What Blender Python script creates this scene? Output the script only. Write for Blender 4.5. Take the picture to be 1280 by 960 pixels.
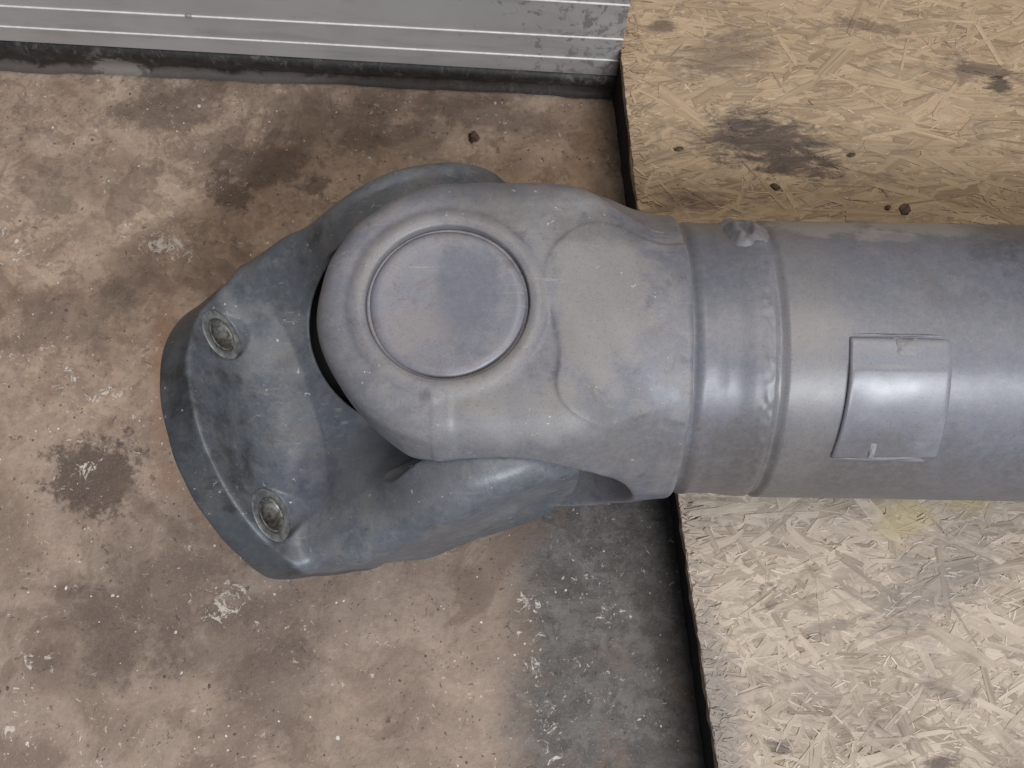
import bpy, bmesh, math, random
import numpy as np
from mathutils import Vector, Matrix, Euler, noise as mnoise

for o in list(bpy.data.objects):
    bpy.data.objects.remove(o)
scene = bpy.context.scene
COL = scene.collection
random.seed(7)
RNG = np.random.default_rng(7)
R_ = math.radians

# ------------------------------------------------------------------ camera, light, exposure
cam_d = bpy.data.cameras.new('camera')
cam_d.sensor_width = 36.0
cam_d.lens = 1223.0 / 1280.0 * 36.0
cam_d.clip_start = 0.01
cam_d.clip_end = 50
cam = bpy.data.objects.new('camera', cam_d)
COL.objects.link(cam)
cam.location = (0.0, -0.11636, 0.51796)
cam.rotation_euler = (R_(14.0), 0, 0)
scene.camera = cam

world = bpy.data.worlds.new('World')
scene.world = world
world.use_nodes = True
world.node_tree.nodes['Background'].inputs[0].default_value = (0.78, 0.86, 1.0, 1)
world.node_tree.nodes['Background'].inputs[1].default_value = 0.12


def area(name, loc, target, sx, sy, power, color):
    l = bpy.data.lights.new(name, 'AREA')
    l.shape = 'RECTANGLE'
    l.size = sx
    l.size_y = sy
    l.energy = power
    l.color = color
    o = bpy.data.objects.new(name, l)
    COL.objects.link(o)
    o.location = loc
    d = Vector(target) - Vector(loc)
    o.rotation_euler = d.to_track_quat('-Z', 'Y').to_euler()
    return o


area('workshop_tube_lamp', (0.75, -1.30, 1.75), (0.03, 0, 0.08), 1.3, 0.10, 47, (0.90, 0.94, 1.0))
area('workshop_ceiling_lamp', (0.45, 0.25, 2.1), (0.0, 0.03, 0.0), 1.3, 1.0, 21, (1.0, 0.89, 0.76))

scene.view_settings.view_transform = 'Standard'
scene.view_settings.look = 'None'
scene.view_settings.exposure = 0.03
scene.view_settings.gamma = 1.0
scene.render.engine = 'CYCLES'


# ------------------------------------------------------------------ helpers
class NT:
    """small helper that strings shader nodes together"""

    def __init__(self, name):
        self.m = bpy.data.materials.new(name)
        self.m.use_nodes = True
        self.t = self.m.node_tree
        self.b = self.t.nodes['Principled BSDF']

    def n(self, typ, **props):
        nd = self.t.nodes.new(typ)
        for k, v in props.items():
            setattr(nd, k, v)
        return nd

    def put(self, sock, v):
        if isinstance(v, bpy.types.NodeSocket):
            self.t.links.new(v, sock)
        elif isinstance(v, (tuple, list)) and len(v) == 3 and sock.type == 'RGBA':
            sock.default_value = (*v, 1)
        else:
            sock.default_value = v

    def obj(self):
        return self.n('ShaderNodeTexCoord').outputs['Object']

    def uv(self):
        return self.n('ShaderNodeTexCoord').outputs['UV']

    def pos(self):
        return self.n('ShaderNodeNewGeometry').outputs['Position']

    def mapping(self, v, scale=(1, 1, 1), loc=(0, 0, 0), rot=(0, 0, 0)):
        nd = self.n('ShaderNodeMapping')
        self.put(nd.inputs['Vector'], v)
        self.put(nd.inputs['Location'], loc)
        nd.inputs['Rotation'].default_value = rot
        nd.inputs['Scale'].default_value = scale
        return nd.outputs[0]

    def noise(self, v, scale, detail=4, rough=0.55, dist=0.0):
        nd = self.n('ShaderNodeTexNoise')
        self.put(nd.inputs['Vector'], v)
        nd.inputs['Scale'].default_value = scale
        nd.inputs['Detail'].default_value = detail
        nd.inputs['Roughness'].default_value = rough
        nd.inputs['Distortion'].default_value = dist
        return nd.outputs['Fac']

    def noisec(self, v, scale, detail=3):
        nd = self.n('ShaderNodeTexNoise')
        self.put(nd.inputs['Vector'], v)
        nd.inputs['Scale'].default_value = scale
        nd.inputs['Detail'].default_value = detail
        return nd.outputs['Color']

    def voro(self, v, scale, feature='F1'):
        nd = self.n('ShaderNodeTexVoronoi', feature=feature)
        self.put(nd.inputs['Vector'], v)
        nd.inputs['Scale'].default_value = scale
        return nd.outputs['Distance']

    def math(self, op, a, b=0.0, c=None, clamp=False):
        nd = self.n('ShaderNodeMath', operation=op)
        nd.use_clamp = clamp
        self.put(nd.inputs[0], a)
        self.put(nd.inputs[1], b)
        if c is not None:
            self.put(nd.inputs[2], c)
        return nd.outputs[0]

    def vmath(self, op, a, b):
        nd = self.n('ShaderNodeVectorMath', operation=op)
        self.put(nd.inputs[0], a)
        self.put(nd.inputs[1], b)
        return nd.outputs['Value'] if op in ('DISTANCE', 'LENGTH', 'DOT_PRODUCT') else nd.outputs[0]

    def step(self, x, lo, hi, to=(0.0, 1.0)):
        nd = self.n('ShaderNodeMapRange', interpolation_type='SMOOTHSTEP')
        self.put(nd.inputs['Value'], x)
        rev = lo > hi
        if rev:
            lo, hi = hi, lo
            to = (to[1], to[0])
        nd.inputs['From Min'].default_value = lo
        nd.inputs['From Max'].default_value = hi
        nd.inputs['To Min'].default_value = to[0]
        nd.inputs['To Max'].default_value = to[1]
        return nd.outputs[0]

    def mix(self, f, a, b, mode='MIX'):
        nd = self.n('ShaderNodeMix', data_type='RGBA', blend_type=mode)
        self.put(nd.inputs[0], f)
        self.put(nd.inputs[6], a)
        self.put(nd.inputs[7], b)
        return nd.outputs[2]

    def xyz(self, v):
        nd = self.n('ShaderNodeSeparateXYZ')
        self.put(nd.inputs[0], v)
        return nd.outputs

    def blob(self, v, wob, c, rx, ry, edge=0.3, rot=0.0):
        """soft irregular patch round c; wob is a noise colour that frays its rim"""
        d = self.vmath('SUBTRACT', v, c)
        nd = self.n('ShaderNodeMapping', vector_type='TEXTURE')
        self.put(nd.inputs['Vector'], d)
        nd.inputs['Rotation'].default_value = (0, 0, rot)
        nd.inputs['Scale'].default_value = (rx, ry, 1e3 if len(c) == 3 and c[2] == 0 else max(rx, ry))
        l = self.vmath('LENGTH', nd.outputs[0], (0, 0, 0))
        l = self.math('ADD', l, wob)
        return self.step(l, 1.0 + edge, 1.0 - edge)

    def bump(self, h, strength, dist, normal=None):
        nd = self.n('ShaderNodeBump')
        nd.inputs['Strength'].default_value = strength
        nd.inputs['Distance'].default_value = dist
        self.put(nd.inputs['Height'], h)
        if normal is not None:
            self.put(nd.inputs['Normal'], normal)
        return nd.outputs[0]

    def out(self, color=None, rough=None, normal=None, metal=None, spec=None):
        for k, v in (('Base Color', color), ('Roughness', rough), ('Normal', normal), ('Metallic', metal),
                     ('Specular IOR Level', spec)):
            if v is not None:
                self.put(self.b.inputs[k], v)
        return self.m


def link(name, me, mat=None, parent=None):
    o = bpy.data.objects.new(name, me)
    COL.objects.link(o)
    if mat is not None and me is not None and not me.materials:
        me.materials.append(mat)
    if parent is not None:
        o.parent = parent
    return o


def tag(o, label=None, cat=None, group=None, kind=None):
    if label:
        o['label'] = label
    if cat:
        o['category'] = cat
    if group:
        o['group'] = group
    if kind:
        o['kind'] = kind
    return o


def thing(name, loc, label, cat, rot=(0, 0, 0)):
    o = bpy.data.objects.new(name, None)
    o.empty_display_size = 0.02
    COL.objects.link(o)
    o.location = loc
    o.rotation_euler = rot
    return tag(o, label, cat)


def mesh(name, verts, faces, smooth=True):
    me = bpy.data.meshes.new(name)
    me.from_pydata([tuple(map(float, v)) for v in verts], [], faces)
    me.update()
    if smooth:
        me.polygons.foreach_set('use_smooth', [True] * len(me.polygons))
    return me


def nz(p, s):
    return mnoise.noise(Vector(p) * s)


# ------------------------------------------------------------------ materials
def paint(name, base, dust, dirt, dust_amt=0.5, dirt_amt=0.5, rough=0.42, off=0.0, marks=(), flecks=0.72, bump=0.25, rim=None, ringband=False, mottle=1.0):
    g = NT(name)
    p0 = g.obj()
    p = g.vmath('ADD', p0, (off, off * 0.7, off * 1.3))
    big = g.noise(p, 28, 5, 0.6, 0.6)
    mid = g.noise(p, 75, 6, 0.62, 0.4)
    fine = g.noise(p, 420, 4, 0.6)
    micro = g.noise(p, 1500, 2, 0.5)
    tone = g.step(g.noise(p, 14, 3, 0.5), 0.3, 0.7)
    col = g.mix(tone, base, tuple(c * 1.22 for c in base))
    # film of dust, broken in cloudy patches with fairly firm rims
    dm = g.math('ADD', g.math('MULTIPLY', big, 0.65), g.math('MULTIPLY', mid, 0.45))
    du = g.math('MULTIPLY', g.step(dm, 0.60 - 0.16 * dust_amt, 0.72 - 0.10 * dust_amt), 0.75 * min(1, dust_amt + 0.2))
    col = g.mix(du, col, dust)
    mot = g.noise(p, 170, 5, 0.7, 0.3)
    col = g.mix(g.step(mot, 0.48, 0.66, (0.0, 0.42 * mottle)), col, dust)
    col = g.mix(g.step(g.noise(g.vmath('ADD', p, (2.2, 0, 0)), 120, 5, 0.7, 0.3), 0.54, 0.70, (0.0, 0.45 * mottle)), col, dirt)
    # fine pale scratches in two directions
    for rz, sh in ((0.35, 1.0), (-0.9, 4.0)):
        scv = g.mapping(g.vmath('ADD', p, (sh, 0, 0)), (26, 620, 300), rot=(0.3, 0.2, rz))
        sc = g.math('MULTIPLY', g.step(g.noise(scv, 1.0, 2, 0.5), 0.66, 0.72), g.step(g.noise(p, 33, 3, 0.5), 0.48, 0.62))
        col = g.mix(g.math('MULTIPLY', sc, 0.40 * max(0, mottle - 0.5) * 2), col, (0.36, 0.345, 0.335))
    # brown street dirt
    br = g.step(g.noise(g.vmath('ADD', p, (7.7, 1, 0)), 34, 7, 0.72, 0.8), 0.53, 0.66)
    col = g.mix(g.math('MULTIPLY', br, 0.45 * (0.35 + 0.65 * mottle)), col, (0.150, 0.130, 0.118))
    # dark grease
    gm = g.math('ADD', g.math('MULTIPLY', g.noise(p, 40, 6, 0.65, 0.9), 0.7), g.math('MULTIPLY', fine, 0.3))
    gr = g.math('MULTIPLY', g.step(gm, 0.64 - 0.12 * dirt_amt, 0.74 - 0.1 * dirt_amt), 0.65 * min(1, dirt_amt + 0.25))
    col = g.mix(gr, col, dirt)
    wob = g.math('MULTIPLY', g.math('SUBTRACT', g.noise(p, 95, 6, 0.68), 0.5), 2.4)
    for (c, rx, ry, rot, mc, amt, edge) in marks:
        mk = g.math('MULTIPLY', g.blob(p0, wob, c, rx, ry, edge, rot), amt)
        col = g.mix(mk, col, mc)
    if ringband:
        d2 = g.vmath('LENGTH', g.vmath('MULTIPLY', p0, (1, 1, 0)), (0, 0, 0))
        d2 = g.math('ADD', d2, g.math('MULTIPLY', g.math('SUBTRACT', mid, 0.5), 0.004))
        rb = g.math('MULTIPLY', g.step(d2, 0.0378, 0.0362), g.step(g.noise(p, 60, 5, 0.7), 0.3, 0.6, (0.15, 0.50)))
        col = g.mix(rb, col, dust)
    # speckle and tiny chips
    col = g.mix(g.step(fine, 0.35, 0.75, (0.0, 0.22)), col, dust)
    col = g.mix(g.step(micro, 0.50, 0.80, (0.0, 0.40)), col, dirt)
    if rim:
        rx_ = g.vmath('DOT_PRODUCT', p0, rim)
        rm = g.step(g.math('ADD', rx_, g.math('MULTIPLY', g.math('SUBTRACT', mid, 0.5), 0.010)), 0.0838, 0.0868)
        rm = g.math('MULTIPLY', rm, g.step(g.noise(p, 50, 5, 0.7), 0.30, 0.55, (0.95, 0.55)))
        col = g.mix(rm, col, (0.022, 0.024, 0.025))
    fl = g.math('MULTIPLY', g.step(g.noise(p, 260, 3, 0.7), flecks, flecks + 0.03), g.step(big, 0.42, 0.6))
    col = g.mix(g.math('MULTIPLY', fl, 0.75), col, (0.55, 0.54, 0.53))
    ro = g.math('ADD', rough, g.math('MULTIPLY', du, 0.25))
    ro = g.math('ADD', ro, g.math('MULTIPLY', g.math('SUBTRACT', mid, 0.5), 0.2), clamp=True)
    h = g.math('ADD', g.math('MULTIPLY', mid, 0.8), g.math('ADD', g.math('MULTIPLY', fine, 0.5), g.math('MULTIPLY', micro, 0.12)))
    return g.out(col, ro, g.bump(h, bump, 0.0006), spec=0.45)


# how the flange half hangs in the joint: its axis, its pin and its up direction
PSI, DRP = R_(20), R_(25)
Aax = np.array([-math.cos(PSI) * math.cos(DRP), -math.sin(PSI) * math.cos(DRP), -math.sin(DRP)])
Hax = np.array([-math.sin(PSI), math.cos(PSI), 0])
Uax = np.cross(Hax, Aax); Uax = Uax * np.sign(Uax[2])

BASE = (0.132, 0.137, 0.163)
DUST = (0.255, 0.240, 0.235)
GRIME = (0.055, 0.055, 0.060)
PALE = (0.36, 0.345, 0.35)
M_tube = paint('grey_tube_paint', (0.124, 0.130, 0.156), DUST, GRIME, 0.12, 0.12, 0.38, 0.0, flecks=0.77, bump=0.10, mottle=0.4, marks=(
    ((0.140, -0.005, 0.058), 0.014, 0.060, 0.0, (0.190, 0.183, 0.185), 0.38, 0.8),
    ((0.130, 0.050, 0.033), 0.050, 0.012, 0.0, (0.165, 0.150, 0.148), 0.6, 0.6),
    ((0.130, -0.056, 0.020), 0.060, 0.014, 0.0, (0.125, 0.110, 0.104), 0.75, 0.6),
    ((0.150, 0.047, 0.037), 0.022, 0.010, -0.12, PALE, 0.55, 0.25),
    ((0.190, 0.048, 0.036), 0.024, 0.009, -0.15, PALE, 0.50, 0.25),
    ((0.175, 0.038, 0.046), 0.012, 0.004, -0.1, PALE, 0.35, 0.25),
    ((0.240, 0.040, 0.045), 0.024, 0.026, 0.3, GRIME, 0.72, 0.5),
    ((0.270, 0.0, 0.06), 0.045, 0.07, 0.0, (0.085, 0.093, 0.118), 0.6, 0.6),
    ((0.215, 0.030, 0.052), 0.008, 0.010, 0.3, GRIME, 0.40, 0.5),
    ((0.118, -0.047, 0.037), 0.020, 0.014, 0.0, (0.10, 0.092, 0.09), 0.55, 0.6),
    ((0.200, -0.055, 0.020), 0.09, 0.008, 0.0, (0.105, 0.098, 0.097), 0.5, 0.7),
    ((0.137, -0.020, 0.056), 0.012, 0.05, 0.0, (0.21, 0.20, 0.20), 0.5, 0.6)))
M_yoke = paint('grey_yoke_paint', BASE, DUST, GRIME, 0.55, 0.28, 0.43, 3.1, ringband=True, flecks=0.68, bump=0.22, marks=(
    ((0.057, 0.005, 0.065), 0.017, 0.040, 0.0, (0.235, 0.222, 0.218), 0.65, 0.25),
    ((0.060, 0.034, 0.062), 0.022, 0.008, 0.2, GRIME, 0.45, 0.5),
    ((0.020, 0.040, 0.062), 0.020, 0.010, 0.0, (0.115, 0.112, 0.115), 0.6, 0.6),
    ((-0.040, -0.022, 0.062), 0.012, 0.022, 0.4, (0.115, 0.12, 0.135), 0.5, 0.6),
    ((0.030, -0.045, 0.055), 0.05, 0.012, 0.0, (0.22, 0.215, 0.21), 0.5, 0.6),
    ((0.070, -0.050, 0.035), 0.03, 0.012, 0.0, (0.10, 0.095, 0.093), 0.5, 0.6)))
M_cap = paint('grey_cap_paint', (0.155, 0.162, 0.195), (0.255, 0.235, 0.235), GRIME, 0.6, 0.18, 0.40, 5.7, flecks=0.74, bump=0.15, marks=(
    ((0.008, 0.004, 0.062), 0.012, 0.022, 0.0, (0.115, 0.128, 0.165), 0.85, 0.5),
    ((-0.014, -0.012, 0.062), 0.012, 0.010, 0.4, (0.235, 0.208, 0.203), 0.6, 0.6)))
M_flange = paint('dark_flange_paint', (0.086, 0.099, 0.119), (0.200, 0.200, 0.200), (0.030, 0.034, 0.038), 0.42, 0.62, 0.40, 9.3,
                 flecks=0.67, bump=0.35, rim=tuple(Aax), marks=(
    ((-0.055, -0.055, -0.010), 0.022, 0.012, 0.3, (0.055, 0.066, 0.098), 0.8, 0.6),
    ((-0.016, -0.062, 0.0), 0.014, 0.008, 0.3, (0.060, 0.068, 0.095), 0.6, 0.6),
    ((-0.058, 0.046, 0.02), 0.008, 0.006, 0.5, (0.018, 0.02, 0.022), 0.8, 0.5),
    ((-0.052, 0.026, 0.02), 0.016, 0.009, 0.3, (0.21, 0.22, 0.235), 0.5, 0.4),
    ((-0.030, -0.045, 0.012), 0.030, 0.016, 0.3, (0.185, 0.195, 0.21), 0.6, 0.5),  # this and the next pale mark lighten the near arm's shaded top
    ((0.005, -0.062, 0.020), 0.030, 0.012, 0.2, (0.19, 0.195, 0.21), 0.6, 0.6)))
M_dark = NT('greasy_spider_steel').out((0.03, 0.03, 0.033), 0.6)


M_gapfill = NT('gap_shade_black').out((0.006, 0.006, 0.006), 0.75)  # near-black for the added filler that darkens the joint gap


def bore_metal():
    g = NT('bare_bore_metal')
    p = g.obj()
    f = g.noise(p, 500, 4, 0.6)
    c = g.mix(g.step(f, 0.35, 0.65), (0.075, 0.074, 0.068), (0.20, 0.197, 0.185))
    return g.out(c, 0.42, g.bump(f, 0.4, 0.0004), metal=0.35)


def bore_dirt():
    g = NT('caked_bore_dirt')
    p = g.obj()
    f = g.noise(p, 420, 5, 0.65)
    c = g.mix(g.step(f, 0.38, 0.62), (0.025, 0.024, 0.022), (0.13, 0.124, 0.108))
    return g.out(c, 0.8, g.bump(f, 0.8, 0.001))


M_bore = bore_metal()
M_boredirt = bore_dirt()


def seat_ring():
    g = NT('rubbed_seat_ring')
    f = g.noise(g.obj(), 300, 5, 0.6)
    c = g.mix(g.step(f, 0.35, 0.65), (0.085, 0.094, 0.102), (0.195, 0.197, 0.188))
    return g.out(c, 0.5, g.bump(f, 0.3, 0.0004))


M_seat = seat_ring()


def floor_mat():
    g = NT('muddy_concrete')
    p = g.pos()
    pc = g.vmath('ADD', p, (11.3, 4.7, 0))
    n1 = g.noise(pc, 9, 5, 0.55, 0.6)
    n2 = g.noise(pc, 26, 6, 0.62, 0.8)
    n3 = g.noise(g.mapping(pc, (70, 95, 80), rot=(0, 0, 0.5)), 1.0, 6, 0.68, 0.5)
    n4 = g.noise(pc, 330, 4, 0.65)
    n5 = g.noise(pc, 1100, 3, 0.6)
    A = (0.472, 0.344, 0.251)      # dried mud film
    B = (0.294, 0.204, 0.149)
    C = (0.545, 0.420, 0.308)
    col = g.mix(g.step(n2, 0.36, 0.62), B, A)
    col = g.mix(g.math('MULTIPLY', g.step(n1, 0.48, 0.62), 0.55), col, C)
    m3 = g.math('ADD', g.math('MULTIPLY', n3, 0.6), g.math('MULTIPLY', n2, 0.4))
    col = g.mix(g.math('MULTIPLY', g.step(m3, 0.515, 0.555), 0.50), col, (0.213, 0.151, 0.116))
    m4 = g.noise(g.vmath('ADD', pc, (5, 2, 0)), 48, 7, 0.72, 0.6)
    col = g.mix(g.math('MULTIPLY', g.step(m4, 0.52, 0.57), 0.38), col, (0.487, 0.378, 0.292))
    m5 = g.noise(g.vmath('ADD', pc, (9, 2, 0)), 110, 6, 0.72, 0.4)
    col = g.mix(g.math('MULTIPLY', g.step(m5, 0.54, 0.60), 0.42), col, (0.174, 0.126, 0.098))
    # wider, browner half toward the viewer
    sx = g.xyz(p)
    near = g.math('MULTIPLY', g.step(g.math('ADD', sx[1], g.math('MULTIPLY', n1, 0.12)), 0.14, -0.06), 0.78)
    col = g.mix(near, col, g.mix(g.step(n2, 0.35, 0.65), (0.208, 0.155, 0.122), (0.345, 0.270, 0.222)))
    # warm rub marks left by the flange
    wob = g.math('MULTIPLY', g.math('SUBTRACT', g.math('ADD', g.math('MULTIPLY', g.noise(pc, 60, 6, 0.7), 0.7),
                 g.math('MULTIPLY', n4, 0.3)), 0.5), 4.6)
    wobs = g.math('MULTIPLY', wob, 0.6)
    D = (0.105, 0.074, 0.058)
    for (c, rx, ry, rot, mc, amt, ed) in (
            ((-0.146, 0.146, 0), 0.026, 0.015, -0.1, D, 0.72, 0.30),
            ((-0.164, 0.129, 0), 0.014, 0.009, -0.5, D, 0.80, 0.30),
            ((-0.112, 0.134, 0), 0.008, 0.005, 0.6, D, 0.6, 0.2),
            ((-0.226, -0.036, 0), 0.024, 0.020, 0.3, (0.070, 0.050, 0.042), 0.85, 0.30),
            ((-0.205, 0.185, 0), 0.035, 0.014, 0.1, D, 0.6, 0.35),
            ((-0.262, 0.135, 0), 0.030, 0.018, 0.2, D, 0.35, 0.5),
            ((-0.010, 0.178, 0), 0.040, 0.010, -0.2, D, 0.6, 0.4),
            ((-0.085, 0.178, 0), 0.022, 0.016, 0.5, D, 0.5, 0.4),
            ((-0.055, 0.164, 0), 0.018, 0.013, 0.1, D, 0.4, 0.4),
            ((-0.245, 0.050, 0), 0.035, 0.022, 0.4, D, 0.5, 0.5),
            ((-0.215, 0.080, 0), 0.022, 0.014, 0.8, D, 0.4, 0.5),
            ((-0.190, -0.098, 0), 0.045, 0.030, 0.5, (0.10, 0.072, 0.059), 0.60, 0.6),
            ((-0.140, -0.120, 0), 0.035, 0.018, 0.2, (0.10, 0.074, 0.062), 0.5, 0.6),
            ((-0.207, -0.12, 0), 0.018, 0.026, 0.2, (0.10, 0.072, 0.059), 0.45, 0.5),
            ((-0.120, -0.145, 0), 0.020, 0.022, 0.2, (0.10, 0.074, 0.062), 0.5, 0.5),
            ((0.045, 0.112, 0), 0.03, 0.012, -0.2, (0.10, 0.078, 0.066), 0.5, 0.6),
            ((-0.192, 0.02, 0), 0.006, 0.05, 0.1, (0.30, 0.165, 0.105), 0.55, 0.6),
            ((-0.165, -0.055, 0), 0.008, 0.030, 0.6, (0.26, 0.155, 0.105), 0.45, 0.6)):
        mk = g.math('MULTIPLY', g.blob(p, wob, c, rx, ry, ed, rot), amt)
        col = g.mix(mk, col, mc)
    # darker grey strip of floor along the board
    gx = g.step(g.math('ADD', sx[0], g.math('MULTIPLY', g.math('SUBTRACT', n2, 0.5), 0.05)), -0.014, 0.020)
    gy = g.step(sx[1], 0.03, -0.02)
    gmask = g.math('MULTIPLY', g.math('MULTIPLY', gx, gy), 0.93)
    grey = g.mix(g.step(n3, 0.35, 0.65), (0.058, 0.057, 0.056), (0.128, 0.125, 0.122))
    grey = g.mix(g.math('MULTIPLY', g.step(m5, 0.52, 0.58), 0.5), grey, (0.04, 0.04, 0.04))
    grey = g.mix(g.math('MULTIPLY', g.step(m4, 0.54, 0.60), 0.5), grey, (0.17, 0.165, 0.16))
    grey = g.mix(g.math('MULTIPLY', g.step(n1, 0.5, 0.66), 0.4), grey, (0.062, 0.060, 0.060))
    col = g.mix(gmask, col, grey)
    # pits, grain, pale lime flecks
    pit = g.step(g.noise(pc, 210, 4, 0.7, 0.6), 0.63, 0.70)
    col = g.mix(g.math('MULTIPLY', pit, g.step(n2, 0.3, 0.6, (0.1, 0.75))), col, (0.055, 0.046, 0.040))
    col = g.mix(g.step(n4, 0.3, 0.72, (0.0, 0.25)), col, (0.13, 0.105, 0.09))
    col = g.mix(g.step(n5, 0.5, 0.8, (0.0, 0.30)), col, (0.40, 0.34, 0.29))
    fm = g.math('ADD', g.math('MULTIPLY', g.noise(pc, 150, 6, 0.78, 0.9), 0.75), g.math('MULTIPLY', g.noise(pc, 22, 3, 0.5), 0.25))
    for (c, rx, ry, rot) in (((-0.2527, -0.150, 0), 0.005, 0.015, -0.35), ((-0.262, -0.19, 0), 0.006, 0.006, 0),
                             ((-0.200, 0.0985, 0), 0.007, 0.003, 0.0), ((-0.190, 0.092, 0), 0.006, 0.004, 0.4),
                             ((-0.247, 0.018, 0), 0.006, 0.003, 0.5), ((-0.222, 0.012, 0), 0.006, 0.003, 0.5),
                             ((0.0181, -0.163, 0), 0.004, 0.009, 0.1), ((0.012, -0.135, 0), 0.002, 0.006, 0.2),
                             ((0.010, -0.104, 0), 0.004, 0.002, -0.3), ((0.050, -0.110, 0), 0.006, 0.003, 0.2),
                             ((-0.205, -0.028, 0), 0.005, 0.004, 0.6), ((-0.150, -0.105, 0), 0.006, 0.006, 0.6),
                             ((-0.228, -0.033, 0), 0.004, 0.003, 0.6)):
        fm = g.math('ADD', fm, g.math('MULTIPLY', g.blob(p, wobs, c, rx * 1.9, ry * 1.9, 0.8, rot), 0.085))
    fl = g.step(fm, 0.600, 0.645)
    fl2 = g.math('MULTIPLY', g.step(g.noise(g.vmath('ADD', pc, (1, 8, 0)), 300, 4, 0.75, 0.5), 0.625, 0.67), g.step(g.noise(g.vmath('ADD', pc, (4, 4, 0)), 20, 4, 0.6), 0.42, 0.58))
    col = g.mix(g.math('MULTIPLY', fl2, 0.7), col, (0.66, 0.58, 0.50))
    damp = g.step(g.noise(g.vmath('ADD', pc, (6, 3, 0)), 15, 7, 0.66, 0.7), 0.535, 0.60)
    col = g.mix(g.math('MULTIPLY', damp, 0.52), col, (0.150, 0.104, 0.079))
    col = g.mix(g.math('MULTIPLY', fl, 0.72), col, (0.70, 0.63, 0.55))
    h = g.math('ADD', g.math('MULTIPLY', n3, 1.0), g.math('ADD', g.math('MULTIPLY', n4, 0.45), g.math('MULTIPLY', pit, -0.5)))
    h = g.math('ADD', h, g.math('ADD', g.math('MULTIPLY', n2, 1.0), g.math('MULTIPLY', fl, 0.35)))
    ro = g.step(n2, 0.3, 0.7, (0.62, 0.85))
    return g.out(col, ro, g.bump(h, 0.55, 0.0016), spec=0.35)


def board_mask_nodes(g, p):
    """the stains that lie on the sheet, in place coordinates"""
    wob = g.math('MULTIPLY', g.math('SUBTRACT', g.noise(g.mapping(p, (60, 190, 90)), 1.0, 6, 0.78, 0.6), 0.5), 4.6)
    return wob


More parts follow.
